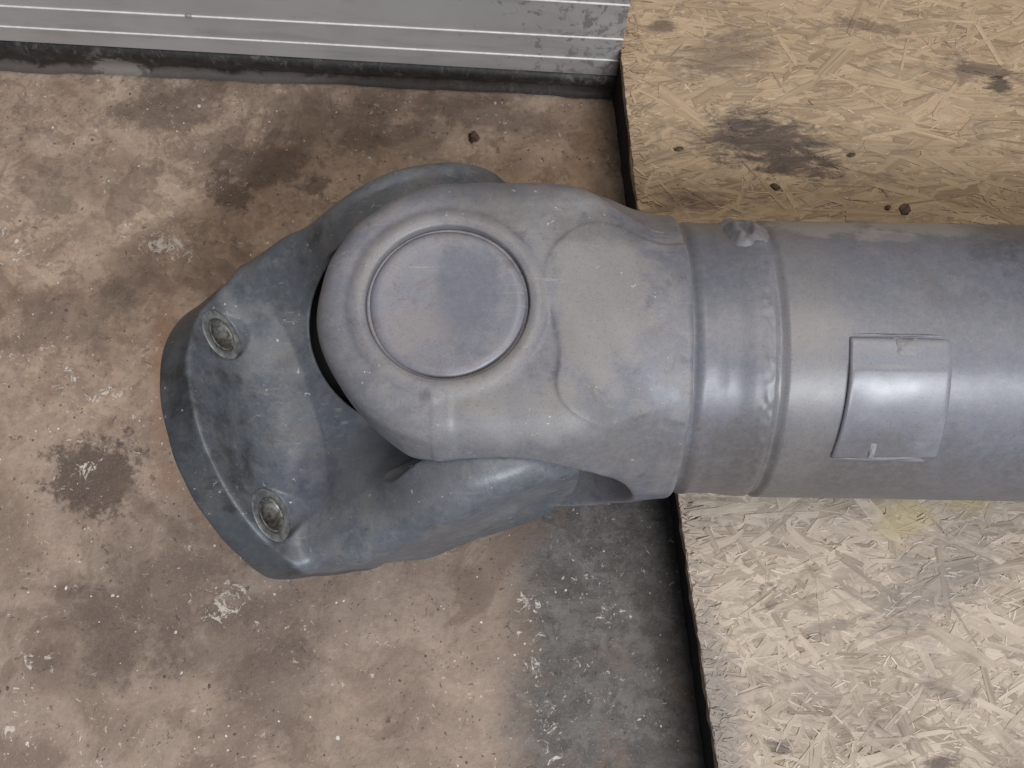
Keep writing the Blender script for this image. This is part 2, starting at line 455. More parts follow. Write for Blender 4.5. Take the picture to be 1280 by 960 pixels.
def osb_mat(name, light=1.0, fibre=False):
    g = NT(name)
    p = g.pos()
    uv = g.uv()
    oi = g.n('ShaderNodeObjectInfo').outputs['Random']
    isl = g.n('ShaderNodeNewGeometry').outputs['Random Per Island']
    rnd = g.math('FRACT', g.math('ADD', g.math('MULTIPLY', oi, 7.31), isl))
    rnd2 = g.math('FRACT', g.math('MULTIPLY', rnd, 17.17))
    off = g.n('ShaderNodeCombineXYZ')
    g.put(off.inputs[2], g.math('MULTIPLY', rnd, 37.0))
    v = g.vmath('ADD', uv, off.outputs[0])
    gr = g.noise(g.mapping(v, (22, 520, 1)), 1.0, 5, 0.6, 0.4)
    gr2 = g.noise(g.mapping(v, (90, 1900, 1)), 1.0, 3, 0.6, 0.2)
    sx = g.xyz(p)
    A = tuple(c * light for c in (0.205, 0.138, 0.082))
    B = tuple(c * light for c in (0.420, 0.308, 0.192))
    C = tuple(c * light for c in (0.31, 0.205, 0.120))
    col = g.mix(rnd, A, B)
    col = g.mix(g.math('MULTIPLY', g.step(rnd2, 0.6, 1.0), 0.5), col, C)
    col = g.mix(g.step(gr, 0.32, 0.68, (0.0, 0.42)), col, tuple(c * light for c in (0.52, 0.43, 0.315)))
    col = g.mix(g.step(gr2, 0.45, 0.75, (0.0, 0.35)), col, (0.20, 0.145, 0.098))
    # sheet nearer the viewer: walked grey, with the cooler light there tinted in
    ng = g.noise(p, 30, 5, 0.6)
    nearm = g.step(g.math('ADD', sx[1], g.math('MULTIPLY', ng, 0.06)), 0.08, -0.04)
    greycol = g.mix(g.step(ng, 0.42, 0.66), (0.43, 0.375, 0.315), (0.25, 0.225, 0.205))
    shade = g.n('ShaderNodeCombineXYZ')
    tone = g.math('ADD', 0.52, g.math('MULTIPLY', rnd2, 0.95))
    for q in range(3):
        g.put(shade.inputs[q], tone)
    greycol = g.mix(1.0, greycol, shade.outputs[0], 'MULTIPLY')
    greycol = g.mix(g.step(gr, 0.36, 0.64, (0.0, 0.45)), greycol, (0.54, 0.485, 0.425))
    col = g.mix(g.math('MULTIPLY', nearm, 0.62), col, greycol)
    tread = g.step(g.noise(p, 55, 6, 0.7, 0.5), 0.53, 0.68)
    col = g.mix(g.math('MULTIPLY', tread, 0.50), col, (0.175, 0.135, 0.105))
    rub = g.step(g.noise(g.mapping(p, (34, 110, 60)), 1.0, 5, 0.7, 0.4), 0.56, 0.66)
    col = g.mix(g.math('MULTIPLY', rub, 0.35), col, (0.14, 0.108, 0.088))
    wob = board_mask_nodes(g, p)
    K = (0.062, 0.048, 0.043)
    for (c, rx, ry, rot, mc, amt, ed) in (
            ((0.1375, 0.134, 0), 0.030, 0.014, -0.25, K, 0.78, 0.5),
            ((0.120, 0.140, 0), 0.020, 0.014, 0.2, K, 0.55, 0.6),
            ((0.150, 0.124, 0), 0.022, 0.008, -0.1, K, 0.65, 0.5),
            ((0.258, 0.1775, 0), 0.020, 0.004, -0.3, (0.09, 0.066, 0.05), 0.7, 0.4),
            ((0.264, 0.169, 0), 0.007, 0.005, 0.3, (0.05, 0.036, 0.03), 0.85, 0.4),
            ((0.245, 0.176, 0), 0.006, 0.006, 0.3, (0.12, 0.09, 0.07), 0.6, 0.4),
            ((0.116, 0.186, 0), 0.022, 0.012, 0.3, (0.14, 0.105, 0.08), 0.6, 0.5),
            ((0.195, 0.205, 0), 0.016, 0.003, -0.2, (0.11, 0.08, 0.06), 0.6, 0.4),
            ((0.082, 0.205, 0), 0.006, 0.005, -0.2, (0.10, 0.075, 0.06), 0.7, 0.4),
            ((0.093, 0.100, 0), 0.016, 0.006, 0.0, (0.10, 0.066, 0.05), 0.6, 0.5),
            ((0.188, -0.064, 0), 0.014, 0.010, 0.4, (0.46, 0.37, 0.19), 0.6, 0.5),
            ((0.222, -0.056, 0), 0.010, 0.006, 0.2, (0.44, 0.35, 0.17), 0.55, 0.5),
            ((0.200, -0.097, 0), 0.030, 0.014, 0.5, (0.185, 0.165, 0.155), 0.6, 0.6),
            ((0.150, -0.116, 0), 0.014, 0.003, 0.15, (0.14, 0.115, 0.10), 0.5, 0.4),
            ((0.205, -0.147, 0), 0.010, 0.004, -0.4, (0.11, 0.094, 0.09), 0.55, 0.6),
            ((0.094, -0.160, 0), 0.010, 0.050, 0.1, (0.215, 0.195, 0.185), 0.6, 0.6),
            ((0.195, -0.176, 0), 0.006, 0.003, 0.2, (0.08, 0.06, 0.055), 0.7, 0.4),
            ((0.123, -0.170, 0), 0.006, 0.003, -0.1, (0.09, 0.075, 0.07), 0.7, 0.4)):
        mk = g.math('MULTIPLY', g.blob(p, wob, c, rx, ry, ed, rot), amt)
        col = g.mix(mk, col, mc)
    # round stamp of a nut
    dr = g.vmath('LENGTH', g.vmath('SUBTRACT', g.vmath('MULTIPLY', p, (1.25, 0.9, 0)), (0.1213 * 1.25, -0.1017 * 0.9, 0)), (0, 0, 0))
    rg = g.step(g.math('ABSOLUTE', g.math('SUBTRACT', g.math('ADD', dr, g.math('MULTIPLY', ng, 0.002)), 0.0058)), 0.0016, 0.0005)
    col = g.mix(g.math('MULTIPLY', g.math('MULTIPLY', rg, 0.6), g.step(g.noise(p, 260, 4, 0.7), 0.35, 0.6)), col, (0.10, 0.08, 0.075))
    sp = g.step(g.noise(p, 420, 3, 0.7), 0.70, 0.75)
    col = g.mix(g.math('MULTIPLY', sp, 0.6), col, (0.58, 0.52, 0.44))
    sp2 = g.step(g.noise(g.vmath('ADD', p, (3, 1, 0)), 300, 3, 0.7), 0.70, 0.76)
    col = g.mix(g.math('MULTIPLY', sp2, 0.6), col, (0.07, 0.05, 0.04))
    h = g.math('ADD', g.math('MULTIPLY', gr, 1.0), g.math('MULTIPLY', gr2, 0.5))
    if fibre:
        col = g.mix(g.math('MULTIPLY', nearm, 0.35), col, (0.72, 0.67, 0.60))
    return g.out(col, 0.68, g.bump(h, 0.5, 0.0006), spec=0.35)


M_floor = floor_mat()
M_strand = osb_mat('wood_strand')
M_splinter = osb_mat('torn_pale_fibre', 1.3, True)


def plain(name, c, rough=0.6, bumpiness=0.0, scale=200, c2=None):
    g = NT(name)
    if c2 is None and not bumpiness:
        return g.out(c, rough)
    f = g.noise(g.obj(), scale, 5, 0.62)
    col = g.mix(g.step(f, 0.35, 0.65), c, c2 if c2 else c)
    return g.out(col, rough, g.bump(f, 0.5, bumpiness) if bumpiness else None)


M_core = plain('board_core_wood', (0.20, 0.15, 0.105), 0.8, 0.001, 120, (0.34, 0.26, 0.18))
M_under = plain('under_board_shade', (0.010, 0.009, 0.009), 0.95)  # black painted in for the shade under the board edge


def panel_mat():
    g = NT('grey_panel_paint')
    p = g.obj()
    f = g.noise(p, 18, 4, 0.5)
    col = g.mix(g.step(f, 0.3, 0.7), (0.37, 0.352, 0.337), (0.43, 0.41, 0.393))
    sx = g.xyz(p)
    # dirt splashes toward the board end
    d = g.step(g.math('ADD', g.noise(g.mapping(p, (160, 160, 110)), 1.0, 6, 0.72, 0.5), g.step(sx[0], 0.17, 0.40, (-0.16, 0.09))), 0.57, 0.64)
    col = g.mix(g.math('MULTIPLY', d, 0.6), col, (0.10, 0.094, 0.09))
    sm = g.step(g.noise(g.mapping(p, (14, 14, 60)), 1.0, 6, 0.65, 0.6), 0.48, 0.66)
    col = g.mix(g.math('MULTIPLY', sm, 0.35), col, (0.235, 0.215, 0.20))
    d2 = g.step(g.noise(p, 95, 4, 0.7), 0.66, 0.72)
    col = g.mix(g.math('MULTIPLY', d2, 0.35), col, (0.17, 0.155, 0.145))
    col = g.mix(g.step(g.noise(p, 900, 2, 0.5), 0.4, 0.7, (0.0, 0.12)), col, (0.45, 0.44, 0.43))
    return g.out(col, 0.55, g.bump(g.noise(p, 700, 3, 0.5), 0.12, 0.0003))


def seal_mat():
    g = NT('dusty_black_rubber')
    p = g.obj()
    sx = g.xyz(p)
    n = g.noise(g.mapping(p, (60, 60, 25)), 1.0, 6, 0.7, 0.4)
    n2 = g.noise(p, 210, 5, 0.65)
    col = g.mix(g.step(n2, 0.35, 0.7), (0.014, 0.013, 0.012), (0.035, 0.032, 0.030))
    # mud dries on the lip, frayed upward
    lip = g.step(g.math('ADD', sx[2], g.math('MULTIPLY', g.math('SUBTRACT', n, 0.5), 0.020)), 0.0110, 0.0060)
    fade = g.step(sx[0], 0.40, 0.05, (0.15, 0.75))
    col = g.mix(g.math('MULTIPLY', lip, fade), col, (0.165, 0.142, 0.128))
    spl = g.step(g.noise(g.mapping(p, (120, 120, 70)), 1.0, 6, 0.78, 0.8), 0.53, 0.64)
    col = g.mix(g.math('MULTIPLY', spl, 0.55), col, (0.15, 0.13, 0.118))
    wob = g.math('MULTIPLY', g.math('SUBTRACT', n2, 0.5), 2.0)
    mk = g.blob(p, wob, (0.075, 0.0, 0.008), 0.014, 0.006, 0.25)
    col = g.mix(g.math('MULTIPLY', mk, 0.85), col, (0.29, 0.265, 0.24))
    return g.out(col, 0.6, g.bump(n2, 0.4, 0.0008))


M_panel = panel_mat()
M_seal = seal_mat()
M_rib = plain('worn_white_rib', (0.72, 0.69, 0.66), 0.5, 0.0, 240, (0.85, 0.83, 0.80))
M_rivet = plain('rivet_metal', (0.30, 0.28, 0.26), 0.5)

# ------------------------------------------------------------------ floor
FZ = -0.0053
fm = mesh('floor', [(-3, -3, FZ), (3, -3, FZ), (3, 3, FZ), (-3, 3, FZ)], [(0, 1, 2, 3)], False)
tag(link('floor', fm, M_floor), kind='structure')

# ------------------------------------------------------------------ door panel with its rubber seal
DA = Vector((-0.3068, 0.2078, FZ))
DB = Vector((0.0642, 0.1899, FZ))
d_ang = math.atan2(DB.y - DA.y, DB.x - DA.x)
door = thing('door_panel', DA, 'smooth grey ribbed door panel standing on a black rubber bottom seal', 'door', (0, 0, d_ang))
DLEN = (DB - DA).length
X0, X1 = -0.50, DLEN - 0.0045


def lower_z(x):           # the sheet's lower edge is not quite parallel to the floor
    return 0.0321 + (0.0230 - 0.0321) * (x - 0.016) / 0.35


def prism_x(name, prof, xs, zoff, mat, parent, jitter=None, smooth=True):
    """sweep a y-z outline along x"""
    vs, fs = [], []
    n = len(prof)
    for i, x in enumerate(xs):
        for (y, z) in prof:
            dy, dz = (jitter(x, y, z) if jitter else (0, 0))
            vs.append((x, y + dy, z + zoff(x) + dz))
    for i in range(len(xs) - 1):
        for k in range(n):
            a, b = i * n + k, i * n + (k + 1) % n
            fs.append((a, b, b + n, a + n))
    fs.append(tuple(range(n))[::-1] if False else tuple(range(n - 1, -1, -1)))
    fs.append(tuple((len(xs) - 1) * n + k for k in range(n)))
    me = mesh(name, vs, fs, smooth)
    bm = bmesh.new(); bm.from_mesh(me); bmesh.ops.recalc_face_normals(bm, faces=bm.faces); bm.to_mesh(me); bm.free()
    return link(name, me, mat, parent)


prism_x('panel_sheet', [(0, 0), (0.0015, -0.0012), (0.038, -0.0012), (0.040, 0), (0.040, 0.50), (0, 0.50)], [X0, X1],
        lower_z, M_panel, door, smooth=False)
# the fine raised ribs across the face
ribs = [(0.0463, 0.0388), (0.0655, 0.0590), (0.0990, 0.0886), (0.1215, 0.1110), (0.152, 0.142), (0.175, 0.165)]
for za, zb in ribs:
    segs = [(X0, X1)]
    def rz(x, za=za, zb=zb):
        return za + (zb - za) * (x - 0.024) / 0.335
    prism_x('rib', [(0.0004, -0.00042), (-0.0007, -0.00026), (-0.0007, 0.00026), (0.0004, 0.00042)],
            [X0 + (X1 - X0) * k / 40 for k in range(41)], rz, M_rib, door,
            lambda x, y, z: (0.00012 * nz((x, 1, za), 90), 0.00010 * nz((x, 5, za), 40)), smooth=False)
# rivet in the upper rib line
def dome(name, r, hgt, mat, parent, loc, rot=(0, 0, 0), hole=0.0):
    vs, fs = [], []
    N, K = 20, 5
    for k in range(K):
        t = k / (K - 1) * math.pi / 2
        rr, zz = r * math.cos(t * 0.92), hgt * math.sin(t)
        if hole and k == K - 1:
            zz -= hgt * 0.6
        for i in range(N):
            a = 2 * math.pi * i / N
            vs.append((rr * math.cos(a), rr * math.sin(a), zz))
    for k in range(K - 1):
        for i in range(N):
            fs.append((k * N + i, k * N + (i + 1) % N, (k + 1) * N + (i + 1) % N, (k + 1) * N + i))
    fs.append(tuple((K - 1) * N + i for i in range(N)))
    o = link(name, mesh(name, vs, fs), mat, parent)
    o.location = loc
    o.rotation_euler = rot
    return o


dome('rivet', 0.0019, 0.0011, M_rivet, door, (0.1340, -0.0004, 0.0655 - 0.0065 * 0.33), (R_(90), 0, 0), 1)

xs = [X0 + (DLEN - 0.001 - X0) * k / 220 for k in range(221)]


def seal_j(x, y, z):
    f = max(0.0, 1 - z / 0.012)
    right = max(0.0, min(1.0, (x - 0.25) / 0.12))
    dy = -f * (0.0016 * nz((x, 0, 0), 22) + 0.0007 * nz((x, 3, 0), 80)) - f * right * 0.002 * (0.5 + 0.5 * math.sin(x * 95))
    dz = 0.0005 * nz((x, y * 4, z * 4), 60) * (1 if z > 0.001 else 0)
    # stretch the profile so its top meets the sheet
    dz += z / 0.030 * (lower_z(x) - 0.030) if z > 0.004 else 0
    return dy, dz


seal_prof = [(0.003, 0.0003), (-0.0008, 0.0008), (-0.0015, 0.0020), (0.0002, 0.0050), (0.0016, 0.0090), (0.0000, 0.0140), (-0.0022, 0.0190),
             (-0.0028, 0.0240), (-0.0016, 0.0280), (0.0008, 0.0292), (0.030, 0.0292), (0.034, 0.015), (0.030, 0.0005)]
prism_x('rubber_seal', seal_prof, xs, lambda x: 0.0, M_seal, door, seal_j)

# ------------------------------------------------------------------ strand board on its base, coloured black for the shade beneath
EDGE = [(-0.60, 0.136), (-0.178, 0.0935), (-0.053, 0.0802), (0.0989, 0.0652), (0.2108, 0.0577), (0.50, 0.040)]
BASE_EDGE = [(-0.60, 0.142), (-0.1847, 0.0969), (-0.1184, 0.0906), (-0.0466, 0.0840), (0.1227, 0.0655), (0.2010, 0.0590), (0.50, 0.043)]


def edge_x(y, e=EDGE):
    return float(np.interp(y, [a for a, b in e], [b for a, b in e]))


board = thing('strand_board', (0, 0, 0), 'worn wooden strand board under the grey shaft with a dark oil stain', 'board')
ys = list(np.linspace(-0.55, 0.45, 401))
ej = {y: 0.0007 * nz((y, 0, 2), 150) + 0.0009 * nz((y, 0, 7), 45) for y in ys}
vs, fs = [], []
for y in ys:
    e = edge_x(y) + ej[y]
    rag = 0.0006 * nz((y, 4, 4), 260)
    vs += [(0.62, y, 0.0434), (e + 0.0012, y, 0.0434), (e, y, 0.0426 + rag * 0.3), (e + 0.0003 + rag, y, 0.0405), (e - 0.0001, y, 0.0380),
           (e + 0.0008 + rag, y, 0.0362), (0.62, y, 0.0362)]
for i in range(len(ys) - 1):
    for k in range(7):
        a, b = i * 7 + k, i * 7 + (k + 1) % 7
        fs.append((a, a + 7, b + 7, b))
fs.append(tuple(range(7)))
fs.append(tuple((len(ys) - 1) * 7 + k for k in range(6, -1, -1)))
me = mesh('board_core', vs, fs, False)
bm = bmesh.new(); bm.from_mesh(me); bmesh.ops.recalc_face_normals(bm, faces=bm.faces); bm.to_mesh(me); bm.free()
link('board_core', me, M_core, board)
# base under the sheet; its black stands in for the shaded gap
vs, fs = [], []
for y in ys:
    e = edge_x(y, BASE_EDGE) + 0.0007 * nz((y, 2, 0), 110) + 0.0006 * nz((y, 2, 9), 300)
    vs += [(0.61, y, 0.0358), (e + 0.0004, y, 0.0358), (e, y, FZ), (0.61, y, FZ)]
for i in range(len(ys) - 1):
    for k in range(4):
        a, b = i * 4 + k, i * 4 + (k + 1) % 4
        fs.append((a, a + 4, b + 4, b))
fs.append((0, 1, 2, 3)); fs.append(tuple((len(ys) - 1) * 4 + k for k in (3, 2, 1, 0)))
me = mesh('gap_shade_base', vs, fs, False)
bm = bmesh.new(); bm.from_mesh(me); bmesh.ops.recalc_face_normals(bm, faces=bm.faces); bm.to_mesh(me); bm.free()
link('gap_shade_base', me, M_under, board)


def strand_geo(L, W, rng, ragged=0.5):
    """thin wood flake: returns local verts, faces and uv per vertex"""
    K = 6
    top, uv = [], []
    bend = rng.uniform(-0.02, 0.02) * L
    s1, s2 = rng.uniform(-0.8, 0.8) * W, rng.uniform(-0.8, 0.8) * W
    cup = rng.uniform(-0.0002, 0.00025)
    for k in range(K):
        t = k / (K - 1) - 0.5
        w = W * 0.5 * (1 - (0.5 * ragged if k in (0, K - 1) else 0) * rng.random()) * rng.uniform(0.86, 1.08)
        x = t * L
        y0 = bend * (1 - 4 * t * t) + rng.uniform(-0.05, 0.05) * W
        sk = (s1 if k == 0 else (s2 if k == K - 1 else 0))
        top.append((x + sk * 0.7 * (1 if k else 1), y0 - w, cup * rng.random()))
        top.append((x - sk * 0.7, y0 + w, cup * rng.random()))
    n = len(top)
    bot = [(x, y, -0.00055) for x, y, z in top]
    vs = top + bot
    fs = []
    for k in range(K - 1):
        a = 2 * k
        fs.append((a, a + 2, a + 3, a + 1))
        fs.append((a + 2, a, a + n, a + 2 + n))
        fs.append((a + 1, a + 3, a + 3 + n, a + 1 + n))
    fs.append((0, 1, 1 + n, n))
    fs.append((n - 1, n - 2, 2 * n - 2, 2 * n - 1))
    return vs, fs


prng = random.Random(5)
VAR = []
for i in range(26):
    L = prng.uniform(0.018, 0.056)
    W = prng.choice((0.7, 1, 1.4, 1.8)) * prng.uniform(0.0034, 0.0056)
    vs, fs = strand_geo(L, W, prng)
    me = mesh('strand', vs, fs, False)
    ul = me.uv_layers.new(name='UVMap')
    for lp in me.loops:
        c = me.vertices[lp.vertex_index].co
        ul.data[lp.index].uv = (c.x + i * 0.37, c.y + i * 0.11)
    me.materials.append(M_strand)
    VAR.append((me, L, W))


def lay_angle(y, rng):
    sp = 0.30 if y > 0.02 else 0.55
    a = rng.gauss(0.0, sp)
    if rng.random() < 0.15:
        a += rng.uniform(-1.5, 1.5)
    return a


def in_view_spot(rng):
    if rng.random() < 0.46:
        y = rng.uniform(0.088, 0.228)
    else:
        y = rng.uniform(-0.188, -0.045)
    return rng.uniform(edge_x(y), 0.285 if y > 0 else 0.245), y


cnt = 0
while cnt < 300:
    me, L, W = VAR[prng.randrange(len(VAR))]
    x, y = in_view_spot(prng)
    a = lay_angle(y, prng)
    ok = True
    for s in (-0.55, 0.55):
        for q in (-0.6, 0.6):
            ex = x + s * L * math.cos(a) - q * W * math.sin(a)
            ey = y + s * L * math.sin(a) + q * W * math.cos(a)
            if ex < edge_x(ey) + 0.0012:
                ok = False
    if not ok:
        continue
    o = link('strand', me, None, board)
    o.location = (x, y, 0.0440 + prng.uniform(-0.0003, 0.0001))
    o.rotation_euler = (prng.uniform(-0.010, 0.010), prng.uniform(-0.006, 0.006), a)
    cnt += 1


def strand_mass(name, count, spot, lr, wr, zr, mat, seed, tilt=0.008, ang=None, ragged=0.5, flag='stuff'):
    rng = random.Random(seed)
    V, F, UV = [], [], []
    for i in range(count):
        x, y = spot(rng)
        L, W = rng.uniform(*lr), rng.uniform(*wr)
        a = ang(y, rng) if ang else lay_angle(y, rng)
        vs, fs = strand_geo(L, W, rng, ragged)
        z0 = 0.0440 + rng.uniform(*zr)
        ca, sa = math.cos(a), math.sin(a)
        tx, ty = rng.uniform(-tilt, tilt), rng.uniform(-tilt, tilt) * 1.3
        b = len(V)
        ou, ov = rng.uniform(0, 9), rng.uniform(0, 9)
        for (lx, ly, lz) in vs:
            px, py = x + lx * ca - ly * sa, y + lx * sa + ly * ca
            lim = edge_x(py) + 0.0008 * nz((py, 0, 2), 150) + 0.0003 + 0.0006 * nz((py, i, 0), 400)
            px = max(px, lim)
            V.append((px, py, z0 + lz + lx * tx + ly * ty))
            UV.append((lx + ou, ly + ov))
        F += [tuple(b + q for q in f) for f in fs]
    me = mesh(name, V, F, False)
    ul = me.uv_layers.new(name='UVMap')
    li = np.empty(len(me.loops), np.int32)
    me.loops.foreach_get('vertex_index', li)
    ul.data.foreach_set('uv', np.array(UV, np.float32)[li].ravel())
    o = link(name, me, mat, board)
    o['kind'] = flag
    return o


def any_spot(rng):
    y = rng.uniform(-0.54, 0.44)
    return rng.uniform(edge_x(y) - 0.01, 0.60), y


def view_spot(rng):
    x, y = in_view_spot(rng)
    return x - 0.006 * rng.random(), y


strand_mass('strand_layer', 5200, any_spot, (0.03, 0.075), (0.005, 0.012), (-0.0008, -0.0003), M_strand, 21, 0.006)
strand_mass('fine_strands', 2300, view_spot, (0.008, 0.036), (0.0007, 0.0036), (-0.0004, 0.00012), M_strand, 22, 0.008)
strand_mass('torn_fibres', 1500, view_spot, (0.0012, 0.006), (0.00025, 0.0008), (-0.00002, 0.00020), M_splinter, 23, 0.012, ragged=1.0)
# frayed bright fibres on the cut edge
strand_mass('edge_fibres', 420, lambda r: (lambda y: (edge_x(y) + r.random() ** 2 * 0.010, y))(r.choice((r.uniform(0.09, 0.23), r.uniform(-0.19, -0.05)))),
            (0.002, 0.010), (0.0004, 0.0016), (-0.0003, 0.0008), M_strand, 24, 0.05, ang=lambda y, r: r.gauss(0.1, 0.5), ragged=1.0)


# ------------------------------------------------------------------ the shaft: solid shapes by distance fields
def smin(a, b, k):
    h = np.clip(0.5 + 0.5 * (b - a) / k, 0, 1)
    return b * (1 - h) + a * h - k * h * (1 - h)


def smax(a, b, k):
    return -smin(-a, -b, k)


def sstep(x, a, b):
    t = np.clip((x - a) / (b - a), 0, 1)
    return t * t * (3 - 2 * t)


def rbox2(a, b, ha, hb, r):
    qa, qb = np.abs(a) - ha + r, np.abs(b) - hb + r
    return np.hypot(np.maximum(qa, 0), np.maximum(qb, 0)) + np.minimum(np.maximum(qa, qb), 0) - r


def grid(x0, x1, y0, y1, z0, z1, h):
    xs = np.arange(x0, x1 + h, h, dtype=np.float32)
    ys_ = np.arange(y0, y1 + h, h, dtype=np.float32)
    zs = np.arange(z0, z1 + h, h, dtype=np.float32)
    return np.meshgrid(xs, ys_, zs, indexing='ij') + [np.array((x0, y0, z0), np.float32)]


def surface_nets(D, origin, h):
    ins = D < 0
    nx, ny, nz_ = D.shape
    cnt = np.zeros((nx - 1, ny - 1, nz_ - 1), np.int8)
    for i in (0, 1):
        for j in (0, 1):
            for k in (0, 1):
                cnt += ins[i:nx - 1 + i, j:ny - 1 + j, k:nz_ - 1 + k]
    act = np.argwhere((cnt > 0) & (cnt < 8))
    idx = np.full(cnt.shape, -1, np.int64)
    idx[act[:, 0], act[:, 1], act[:, 2]] = np.arange(len(act))
    acc = np.zeros((len(act), 3)); num = np.zeros(len(act))
    corners = [(i, j, k) for i in (0, 1) for j in (0, 1) for k in (0, 1)]
    val = {c: D[act[:, 0] + c[0], act[:, 1] + c[1], act[:, 2] + c[2]].astype(np.float64) for c in corners}
    for c in corners:
        for ax in range(3):
            if c[ax]:
                continue
            c2 = list(c); c2[ax] = 1; c2 = tuple(c2)
            a, b = val[c], val[c2]
            m = (a < 0) != (b < 0)
            t = np.where(m, a / np.where(m, a - b, 1), 0)
            pt = np.tile(np.array(c, float), (len(act), 1)); pt[:, ax] += t
            acc += pt * m[:, None]; num += m
    loc = acc / num[:, None]
    G = act + loc
    V = G * h + origin
    quads = []
    for ax in range(3):
        sl0 = [slice(None)] * 3; sl1 = [slice(None)] * 3
        sl0[ax] = slice(0, -1); sl1[ax] = slice(1, None)
        s0, s1 = ins[tuple(sl0)], ins[tuple(sl1)]
        e = np.argwhere(s0 != s1)
        u, v = (ax + 1) % 3, (ax + 2) % 3
        ok = (e[:, u] > 0) & (e[:, v] > 0) & (e[:, u] < D.shape[u] - 1) & (e[:, v] < D.shape[v] - 1)
        e = e[ok]
        sgn = s0[e[:, 0], e[:, 1], e[:, 2]]
        def cid(du, dv):
            q = e.copy(); q[:, u] += du; q[:, v] += dv
            return idx[q[:, 0], q[:, 1], q[:, 2]]
        q = np.stack([cid(-1, -1), cid(0, -1), cid(0, 0), cid(-1, 0)], 1)
        q[~sgn] = q[~sgn][:, ::-1]
        quads.append(q)
    # outward normals straight from the field
    gx, gy, gz = np.gradient(D)
    i0 = np.clip(np.floor(G).astype(int), 0, np.array(D.shape) - 2); f = G - i0
    N = np.zeros_like(V)
    for c in corners:
        w = np.ones(len(G))
        for a in range(3):
            w = w * (f[:, a] if c[a] else 1 - f[:, a])
        ii = tuple((i0 + np.array(c)).T)
        N += w[:, None] * np.stack([gx[ii], gy[ii], gz[ii]], 1)
    N /= np.maximum(np.linalg.norm(N, axis=1), 1e-9)[:, None]
    return V, np.concatenate(quads), N


def sdf_mesh(name, V, Q, N, mat, parent):
    me = bpy.data.meshes.new(name)
    me.vertices.add(len(V)); me.vertices.foreach_set('co', V.astype(np.float32).ravel())
    me.loops.add(len(Q) * 4); me.loops.foreach_set('vertex_index', Q.astype(np.int32).ravel())
    me.polygons.add(len(Q)); me.polygons.foreach_set('loop_start', np.arange(0, len(Q) * 4, 4, dtype=np.int32))
    me.update(calc_edges=True)
    me.polygons.foreach_set('use_smooth', np.ones(len(Q), bool))
    me.validate()
    me.normals_split_custom_set_from_vertices([tuple(n) for n in N])
    return link(name, me, mat, parent)


shaft = thing('drive_shaft', (-0.0243, 0, 0.104), 'grey painted steel drive shaft with universal joint and bolted flange lying on floor and board', 'drive shaft',
              (R_(-2.5), 0, R_(-0.9)))

FL, FR, FT, HS = 85.0, 73.0, 17.0, 42.0
H = 0.85


def tube_yoke():
    x, y, z, org = grid(-55, 97, -66, 66, -70, 70, H)
    rr0 = np.hypot(x, y)
    y0 = y
    y = y / (1 + 0.0086 * np.clip(65 - np.abs(z), 0, 30) * (1 - sstep(x, 46, 90)) * sstep(x, -50, 16))
    rr = np.hypot(x, y)
    # ear pair: discs about the vertical pin
    r = 10.0
    qa, qb = rr - 50.5 + r, np.abs(z) - 65.0 + r
    ear = np.hypot(np.maximum(qa, 0), np.maximum(qb, 0)) + np.minimum(np.maximum(qa, qb), 0) - r
    s = sstep(x, 40, 90)
    dbox = rbox2(y, z, 50.5, 65.0, r)
    dcirc = np.hypot(y, z) - 61.5
    body = dbox * (1 - s) + dcirc * s
    body = np.maximum(body, -x)
    body = smax(body, x - 92.7, 2.5)
    outer = np.minimum(ear, body)
    # lumps of the casting
    outer += 0.25 * np.sin(x * 0.11 + 1.0) * np.sin(y * 0.13) + 0.18 * np.sin(x * 0.31 + y * 0.2) * np.sin(z * 0.17 + 1)
    # proud boss ring about the cap and the raised pad behind it
    y = y0
    rr = rr0
    ring = np.hypot(rr - 34.0, (np.abs(z) - 63.6) * 1.15) - 3.3
    outer = smin(outer, ring, 2.4)
    nip = np.sqrt((x + 4.5) ** 2 + (y + 36.8) ** 2 + ((z - 63.6) * 1.2) ** 2) - 3.6
    outer = smin(outer, nip, 1.6)
    # forging seam running down the flank from it
    seam = rbox2(x + 1.0, y + 50, 3.6, 13, 1.5)
    outer = smin(outer, np.maximum(seam, outer - 0.25), 0.6)
    pad = rbox2(x - 72, y + 6, 32 + 2.5 * np.sin(y * 0.10 + 0.4), 37 + 3 * np.sin(x * 0.13), 12)
    pad = np.maximum(np.maximum(pad, outer - 1.0 * (1 - sstep(x, 44, 62)) * (1 - 1.0 * sstep(y, -26, -4))), -z)
    outer = smin(outer, pad, 2.2)
    # slot between the ears
    cx = np.maximum(x - 20, 0)
    cav = np.hypot(cx, z) - 37
    outer = smax(outer, -cav, 4)
    # room for the flange yoke's ears
    yl = x * Hax[0] + y * Hax[1]
    xl2 = np.hypot(x - yl * Hax[0], np.hypot(y - yl * Hax[1], z))
    clr = np.maximum(xl2 - 49.5, 37 - np.abs(yl))
    outer = smax(outer, -clr, 2)
    bore = np.maximum(rr - 30.9, 18 - np.abs(z))
    outer = np.maximum(outer, -bore)
    V, Q, N = surface_nets(outer, org, H)
    return sdf_mesh('tube_yoke', V / 1000, Q, N, M_yoke, shaft)


